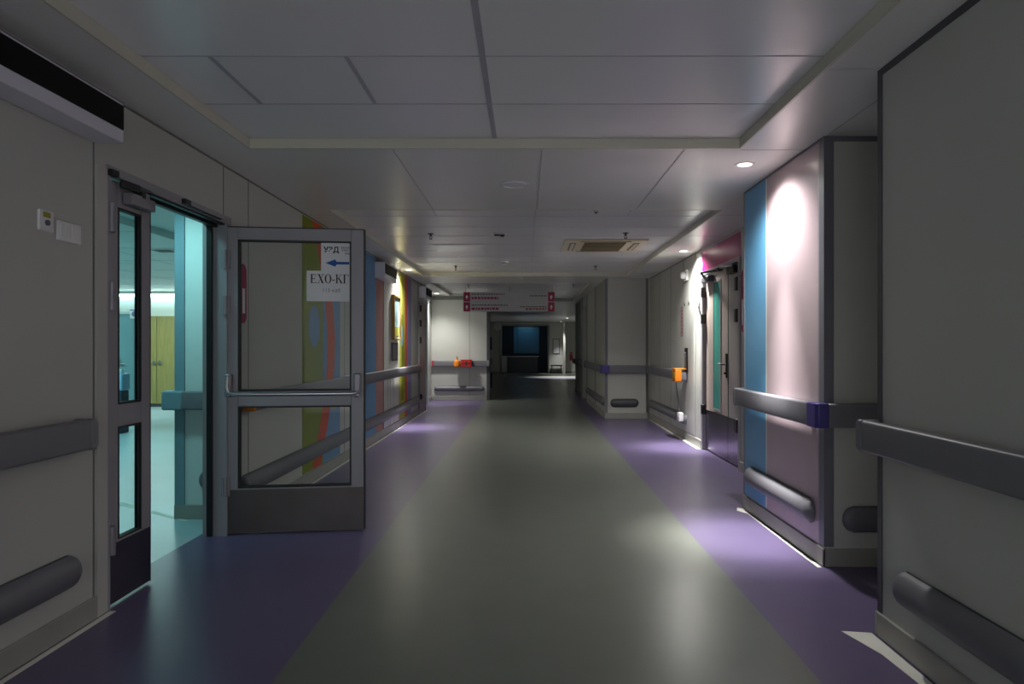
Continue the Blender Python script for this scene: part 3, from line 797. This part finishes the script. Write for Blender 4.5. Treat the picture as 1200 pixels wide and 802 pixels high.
m = MB(); m.prism(rrect(-.08, .08, 0, .15, .02), 'y', 0, .03); obj('back_box', m, 'white', sp, bevel=.004)
m = MB(); m.lathe([(.0, 0), (.055, 0), (.05, .035), (.035, .06), (.0, .065)]); m.xf(Matrix.Translation((0, .03, .075)) @ Matrix.Rotation(-PI / 2, 4, 'X')); obj('horn', m, 'white', sp, smooth=True)
ob = thing('orange_box', 'orange box hung over the handrail on the right-hand wall', 'box', (XR - .09, 9.32, .80), FACE['-X'])
m = MB(); m.prism(rrect(-.1, .12, 0, .165, .015), 'y', .003, .09); obj('body', m, 'orange', ob, bevel=.006)
m = MB(); m.box(-.1, .12, -.09, .09, .165, .18); obj('lid', m, 'orange', ob, bevel=.004)
m = MB(); m.box(-.05, .07, .09, .094, .05, .12); obj('label_patch', m, 'myellow', ob)
sk = thing('wall_socket', 'white socket box low on the wall under the orange box', 'socket', (XR, 9.32, .26), FACE['-X'])
m = MB(); m.prism(rrect(-.07, .07, 0, .12, .015), 'y', .062, .12); obj('case', m, 'white', sk, bevel=.005)
m = MB(); m.box(-.03, .03, .0605, .062, .03, .09); obj('mount', m, 'dark', sk)
m = MB(); m.cyl((0, .12, .06), (0, .126, .06), .03); obj('outlet', m, 'signg', sk)
cd = MB(); cd.tube([(XR - .135, 9.36, .797), (XR - .13, 9.37, .7), (XR - .11, 9.39, .6), (XR - .1, 9.36, .48), (XR - .1, 9.33, .385)], .007)
tag(obj('cord', cd, 'dark', smooth=True), 'dark cord running from the orange box down to the white socket', 'cord', kind='thing')

# hand gel bits on the lit cross wall
od = thing('orange_dispenser', 'round orange dispenser hung on the cross wall handrail, left of the red box', 'dispenser', (-1.62, 16.21, .80))
m = MB(); m.lathe([(.05, 0), (.075, .02), (.08, .08), (.07, .14), (.03, .165), (.02, .2)], (0, -.086, 0)); obj('bottle', m, 'orange', od, smooth=True)
m = MB(); m.cyl((0, -.086, .2), (0, -.086, .24), .015); m.box(-.012, .012, -.15, -.08, .235, .25); sub(obj('pump', m, 'myellow', od), 'yellow pump top')
m = MB(); m.box(-.03, .03, -.01, -.003, .03, .12); obj('mounting_hook', m, 'dark', od)
rb = thing('red_box', 'red box with a dark cross on the cross wall handrail, beneath the hanging sign', 'box', (-1.40, 16.21, .81))
m = MB(); m.prism(rrect(-.13, .12, 0, .15, .015), 'y', -.1, -.003); obj('body', m, 'red', rb, bevel=.006)
m = MB(); m.box(-.14, .13, -.105, -.003, .15, .165); obj('lid', m, 'red', rb, bevel=.004)
m = MB(); m.box(-.1, .1, -.103, -.1, .06, .09); m.box(-.02, .02, -.1035, -.1, .03, .12); obj('mark', m, 'ink', rb)
m = MB(); m.box(-.05, .05, -.003, .0, .02, .12); obj('mounting_plate', m, 'dark', rb)
rm = thing('red_button', 'small red call button on the far pier at the right', 'button', (1.415, 19.2, 1.0), FACE['-X'])
# ------------------------------------------------------------------ ceiling fittings
def downlight(label, x, y, z=ZC):
    r = thing('downlight', label, 'downlight', (x, y, z), 0, 'lit recessed downlights')
    m = MB(); m.ring((0, 0, 0), .045, .065, -.005, .001); obj('trim_ring', m, 'white', r, smooth=True)
    m = MB(); m.cyl((0, 0, -.004), (0, 0, -.0005), .045, n=28); obj('lens', m, 'lens', r)
    return r
SP = []
def spot(x, y, z, e, ang=120, blend=.6, col=(1, .985, .95), tgt=None, size=.04):
    l = bpy.data.lights.new('downlight_beam', 'SPOT'); l.energy = e; l.spot_size = math.radians(ang); l.spot_blend = blend; l.color = col; l.shadow_soft_size = size
    o = bpy.data.objects.new('downlight_beam', l); COL.objects.link(o); o.location = (x, y, z - .03)
    if tgt:
        o.rotation_euler = (Vector(tgt) - o.location).to_track_quat('-Z', 'Y').to_euler()
    return o
first = downlight('lit downlight in the ceiling beside the blue and mauve pillar', 1.46, 4.55)
for lab, x, y in (('lit downlight in the soffit above the right-hand double door', 2.0, 8.65),
                  ('lit downlight in the soffit above the framed picture', -1.84, 10.75),
                  ('lit downlight in the soffit beside the farthest black fronted box', -2.02, 15.5),
                  ('lit downlight in front of the lit cross wall', -1.3, 18.0),
                  ('lit downlight at the far right junction', 1.75, 28.8),
                  ('added fill downlight in the near tray over the right half of the floor behind the camera', 1.0, -1.2),
                  ('added fill downlight in the near tray over the left half of the floor behind the camera', -1.3, -1.2),
                  ('lit downlight before the bright pier at the far end', 1.68, 32.35)):
    if lab.startswith('lit downlight in front'): continue
    copy_tree(first, (x, y, ZT if y < 0 else ZC), None, lab)
def beam(x, y, k, wide=130):
    spot(x, y, ZC, wide * k, 150, 1.); spot(x, y, ZC, 450 * k, 42, 1.); spot(x, y, ZC, 520 * k, 28, 1.)
beam(1.46, 4.55, .85); beam(2.0, 8.65, .82, 300); beam(-1.84, 10.75, .68, 240)
for x in (1.0, -1.3): spot(x, -1.2, ZC, 900, 62, 1.)  # added pair behind the camera, bouncing light onto the near ceiling and walls
spot(-2.02, 15.5, ZC, 130, 130, 1.); spot(-2.02, 15.5, ZC, 150, 50, 1.)
spot(1.68, 32.35, ZC, 300, 60, 1.)
spot(1.75, 28.8, ZC, 1300, 80, 1.)

spk = thing('ceiling_speaker', 'flush round speaker in the lower ceiling panel ahead of the near tray', 'speaker', (-.085, 5.1, ZC))
m = MB(); m.lathe([(.1, 0), (.098, -.008), (.09, -.012), (.085, -.012), (.083, -.008), (.0, -.010)], n=36); obj('grille', m, 'panel_off', spk, smooth=True)
m = MB(); m.ring((0, 0, 0), .098, .108, -.006, 0); obj('rim', m, 'signg', spk)
def sprinkler(label, x, y, z):
    r = thing('sprinkler', label, 'sprinkler', (x, y, z), 0, 'ceiling sprinklers')
    m = MB(); m.lathe([(.035, 0), (.033, -.006), (.012, -.010), (.012, -.03)], n=16); obj('escutcheon', m, 'dark', r, smooth=True)
    m = MB(); m.tube([(.012, 0, -.03), (.014, 0, -.045), (.005, 0, -.06)], .003, 6); m.tube([(-.012, 0, -.03), (-.014, 0, -.045), (-.005, 0, -.06)], .003, 6); m.cyl((0, 0, -.06), (0, 0, -.064), .016, n=12); obj('deflector', m, 'black', r)
    return r
s0 = sprinkler('sprinkler in the middle tray left of the dark sensor', -1.07, 7.7, ZT)
for lab, x, y, z in (('sprinkler just in front of the ceiling air conditioner', 1.12, 7.65, ZT), ('sprinkler at the near edge of the middle tray', .64, 6.2, ZT),
                     ('sprinkler at the left of the middle tray beyond the light panel', -1.1, 10.75, ZT), ('sprinkler at the right of the middle tray beyond the air conditioner', 1.1, 10.75, ZT),
                     ('sprinkler in the far tray left above the hanging sign', -1.17, 14.0, ZT), ('sprinkler in the far tray right above the hanging sign', .98, 14.0, ZT)):
    copy_tree(s0, (x, y, z), None, lab)
se = thing('ceiling_sensor', 'dark sensor on the middle tray between the light panel and the air conditioner', 'sensor', (-.29, 7.64, ZT))
m = MB(); m.box(-.07, .07, -.035, .035, -.02, 0); obj('base', m, 'signg', se, bevel=.004)
m = MB(); m.cyl((.03, 0, -.02), (.03, 0, -.045), .03, .022); m.box(-.06, .0, -.02, .02, -.035, -.02); obj('eye', m, 'black', se, smooth=True)
sd = thing('smoke_detector', 'white smoke detector near the far end of the middle tray', 'smoke detector', (-.31, 10.2, ZT))
m = MB(); m.lathe([(.055, 0), (.055, -.018), (.04, -.02), (.045, -.035), (.03, -.045), (.0, -.046)], n=24); obj('body', m, 'white', sd, smooth=True)
m = MB(); m.ring((0, 0, 0), .04, .047, -.03, -.022); obj('vent_ring', m, 'dark', sd)

lp = thing('light_panel', 'unlit square light panel in the middle tray', 'ceiling light', (-.85, 8.8, ZT))
m = MB(); m.box(-.32, .32, -.31, .31, -.006, 0); obj('frame', m, 'ceil', lp, bevel=.002)
m = MB(); m.box(-.295, .295, -.285, .285, -.009, -.006); obj('diffuser', m, 'panel_off', lp)

ac = thing('air_conditioner', 'ivory ceiling cassette air conditioner with a brown grille', 'air conditioner', (.96, 8.56, ZT))
m = MB()
m.prism(rrect(-.5, .5, -.5, .5, .03), 'z', -.022, -.001); obj('fascia', m, 'ivory', ac, bevel=.006)
m = MB(); m.box(-.25, .25, -.36, .36, -.027, -.022)
obj('grille', m, 'brown', ac)
m = MB()
for k in range(7): m.box(-.25, .25, -.34 + .1 * k, -.31 + .1 * k, -.031, -.027)
obj('grille_slats', m, 'dark', ac)
for k, (x0, x1, y0, y1) in enumerate(((-.42, -.35, -.3, .3), (.35, .42, -.3, .3), (-.3, .3, -.44, -.40), (-.3, .3, .40, .44))):
    m = MB(); m.box(x0, x1, y0, y1, -.026, -.022); fl_ = obj('louvre', m, 'dark', ac)
    m = MB(); m.box(x0 + .014, x1 - .014 if x1 - x0 > .06 else x1 - .014, y0 + .012, y1 - .012, -.029, -.026); obj('flap', m, 'ivory', fl_)

# ------------------------------------------------------------------ far end
ck = thing('wall_clock', 'round white wall clock high at the far end left of the blue alcove', 'clock', (-1.36, 33.0, 2.42))
m = MB(); m.cyl((0, -.045, 0), (0, 0, 0), .2, n=36); obj('case', m, 'signg', ck, bevel=.01)
m = MB(); m.cyl((0, -.05, 0), (0, -.045, 0), .18, n=36); obj('face', m, 'clockf', ck)
m = MB(); m.prism([(-.008, 0), (.008, 0), (.006, .12), (-.006, .12)], 'y', -.055, -.051); m.prism([(0, -.01), (.08, -.05), (.085, -.04), (.0, .008)], 'y', -.055, -.051); obj('hands', m, 'ink', ck)
ck.location.z = 2.26; ck.location.y = 32.97
W1_ = thing('window_1', 'dim blue glazed panel in the dark alcove at the far end', 'window', (0, 34.6, 0), kind='structure')
m = MB(); m.box(-.6, .68, -.03, 0, .95, 2.28); obj('pane', m, 'bluepan', W1_)
m = MB(); m.box(-.64, -.6, -.05, 0, .9, 2.3); m.box(.68, .72, -.05, 0, .9, 2.3); m.box(-.6, .68, -.05, 0, .9, .95); m.box(-.42, -.4, -.04, 0, .95, 2.28); obj('frame', m, 'navy', W1_)
dk = thing('reception_desk', 'low pale topped desk standing in the dark blue alcove', 'desk', (-.1, 33.9, 0))
m = MB(); m.box(-.85, .75, -.3, .3, .78, .83); obj('worktop', m, 'signg', dk, bevel=.006)
m = MB(); m.box(-.8, .7, -.25, -.22, .02, .78); obj('front_panel', m, 'desk', dk)
for x in (-.8, .66):
    m = MB(); m.box(x, x + .04, -.22, .25, 0, .78); obj('side_panel', m, 'desk', dk)
cb_ = thing('side_cabinet', 'low grey cabinet left of the desk at the far end', 'cabinet', (-1.0, 33.28, 0))
m = MB(); m.box(-.17, .1, -.25, .25, .02, .86); obj('body', m, 'desk', cb_, bevel=.005)
m = MB(); m.box(-.16, .09, -.266, -.25, .05, .84); obj('door', m, 'signg', cb_, bevel=.003)
m = MB(); m.cyl((.06, -.266, .5), (.06, -.29, .5), .012); obj('knob', m, 'steel', cb_)
wn = thing('notice_board', 'dark framed notice board on the far end wall right of the blue alcove', 'notice board', (1.48, 33.0, .95))
m = MB(); m.box(-.17, .17, -.02, 0, 0, .72); obj('frame', m, 'dark', wn, bevel=.004)
m = MB(); m.box(-.14, .14, -.023, -.02, .03, .69); obj('sheet', m, 'signg', wn)
bpy.data.objects.remove(rm)
rm = thing('red_notice', 'small red notice on the far wall beyond the bright edge', 'notice', (2.18, 33.0, .62))
m = MB(); m.box(-.06, .1, -.012, 0, 0, .3); obj('mounting_plate', m, 'redcap', rm, bevel=.003)
m = MB(); m.cyl((.02, -.03, .36), (.02, 0, .36), .05); obj('bell', m, 'red', rm, smooth=True)
cb2 = MB(); cb2.box(-.5, .5, -.03, 0, .3, .4)
bench = thing('bench', 'dark low bench against the far end wall under the notice board', 'bench', (1.48, 32.75, 0))
m = MB(); m.box(-.28, .28, -.18, .2, .36, .42); obj('seat', m, 'navyst', bench, bevel=.01)
for x in (-.24, .2):
    m = MB(); m.box(x, x + .04, -.15, .17, 0, .36); obj('leg', m, 'dark', bench)

# ------------------------------------------------------------------ room beyond the doorway
wd_ = thing('wardrobe', 'tall oak two door wardrobe at the back of the teal lit room', 'wardrobe', (-7.83, 14.78, 0))
m = MB(); m.box(-.47, .6, -.27, .3, .0, .06, 1); m.box(-.47, .6, -.27, .3, .06, 1.93); obj('body', m, [M['wood'], M['dark']], wd_, bevel=.003)
for k, (a, b) in enumerate(((-.465, -.006), (.006, .595))):
    m = MB(); m.box(a, b, -.29, -.27, .07, 1.92); d_ = obj('door', m, 'wood', wd_, bevel=.002)
    hx = -.06 if k == 0 else .06
    m = MB(); m.cyl((hx, -.29, .93), (hx, -.32, .93), .018); m.box(hx - .03, hx + .06, -.33, -.318, .92, .94); m.box(hx - .02, hx + .02, -.296, -.29, .88, .98); obj('handle', m, 'steel', d_, smooth=False)
li = thing('tube_light', 'long lit tube light along the back wall of the teal room above the wardrobe', 'light', (-8.2, 14.95, 2.40))
m = MB(); m.box(-2.2, 2.2, -.05, .1, .03, .07); obj('housing', m, 'white', li, bevel=.004)
m = MB(); m.cyl((-2.15, -.01, .0), (2.15, -.01, .0), .03, n=16); obj('tube', m, 'strip_e', li, smooth=True)
D9 = thing('door_8', 'pale door in the back wall of the teal room left of the wardrobe', 'door', (-8.9, 15.1, 0), PI, kind='structure')
m = MB(); m.box(-.40, .1, .0, .03, .01, 2.0); obj('leaf', m, 'mgblue', D9, bevel=.003)
m = MB(); m.box(-.47, -.40, 0, .05, 0, 2.06); m.box(.1, .17, 0, .05, 0, 2.06); m.box(-.40, .1, 0, .05, 2.0, 2.06); obj('frame', m, 'room', D9)
m = MB(); m.tube([(.04, .03, .9), (.04, .08, .9), (-.08, .08, .9)], .014, 8); m.box(.02, .06, .03, .036, .85, 1.0); obj('handle', m, 'steel', D9)
rs = thing('wall_sign', 'small sign with a dark pictogram on the back wall of the teal room', 'sign', (-8.62, 15.05, 1.9))
m = MB(); m.box(-.1, .1, -.012, 0, 0, .2); obj('plate', m, 'paper', rs, bevel=.003)
m = MB(); m.cyl((0, -.014, .1), (0, -.012, .1), .06); m.box(-.1, .1, -.0135, -.012, .17, .2); obj('pictogram', m, 'mpurp', rs)
dp = thing('water_dispenser', 'blue and white dispenser on a dark stand behind the narrow glazed leaf', 'dispenser', (-5.98, 10.1, 0))
m = MB(); m.box(-.12, .06, -.1, .1, 0, .63); obj('stand', m, 'navyst', dp, bevel=.02)
m = MB(); m.box(-.13, .07, -.11, .11, .63, .88); sub(obj('reservoir', m, 'bluew', dp, bevel=.02), 'pale blue reservoir')
m = MB(); m.lathe([(.05, 0), (.06, .03), (.05, .06), (.0, .065)], (-.03, 0, .88)); sub(obj('cap', m, 'white', dp, smooth=True), 'white cap')
m = MB(); m.cyl((-.03, -.11, .7), (-.03, -.15, .7), .012); m.box(-.045, -.015, -.16, -.145, .67, .71); obj('tap', m, 'white', dp)
cv = thing('ceiling_vent', 'small slotted vent in the ceiling of the teal room', 'vent', (-4.55, 8.6, 2.49))
m = MB(); m.box(-.15, .15, -.15, .15, -.008, 0); obj('frame', m, 'white', cv, bevel=.002)
m = MB()
for k in range(5): m.box(-.12, .12, -.12 + .052 * k, -.095 + .052 * k, -.011, -.008)
obj('slats', m, 'dark', cv)

# ------------------------------------------------------------------ lights of the place, and an added alcove fill
def area(name, loc, rot, sx, sy, e, col):
    l = bpy.data.lights.new(name, 'AREA'); l.shape = 'RECTANGLE'; l.size = sx; l.size_y = sy; l.energy = e; l.color = col
    o = bpy.data.objects.new(name, l); COL.objects.link(o); o.location = loc; o.rotation_euler = rot; return o
TEAL = (.36, .87, .90)
spot(-2.62, 4.3, 2.53, 56, 96, 1., TEAL, (-2.42, 5.05, 1.35), .12)
area('room_ceiling_light', (-6.5, 8.0, 2.47), (0, 0, 0), 1.2, 1.2, 85, TEAL)
area('room_ceiling_light', (-7.5, 13.0, 2.45), (0, 0, 0), 2.4, .6, 60, (.62, .97, .97))
area('alcove_fill', (0, 34.0, 2.28), (math.radians(25), 0, 0), .8, .3, 1.3, (.5, .9, 1.))  # added blue fill lamp that brightens the painted alcove panel, no fitting modelled

w = bpy.data.worlds.new('night'); SC.world = w; w.use_nodes = True
bg = w.node_tree.nodes['Background']; bg.inputs['Color'].default_value = (.93, .95, 1., 1); bg.inputs['Strength'].default_value = 1.75

# ------------------------------------------------------------------ camera
cam = bpy.data.cameras.new('camera'); co = bpy.data.objects.new('camera', cam); COL.objects.link(co)
co.location = (0, 0, 1.27); co.rotation_euler = (PI / 2, 0, 0)
cam.sensor_width = 36; cam.lens = 24
cam.shift_x = -16 / 1200; cam.shift_y = 6 / 1200
cam.clip_start = .05; cam.clip_end = 100
SC.camera = co
vs = SC.view_settings
vs.view_transform = 'Standard'; vs.look = 'None'; vs.gamma = 1; vs.use_curve_mapping = False; vs.exposure = .15
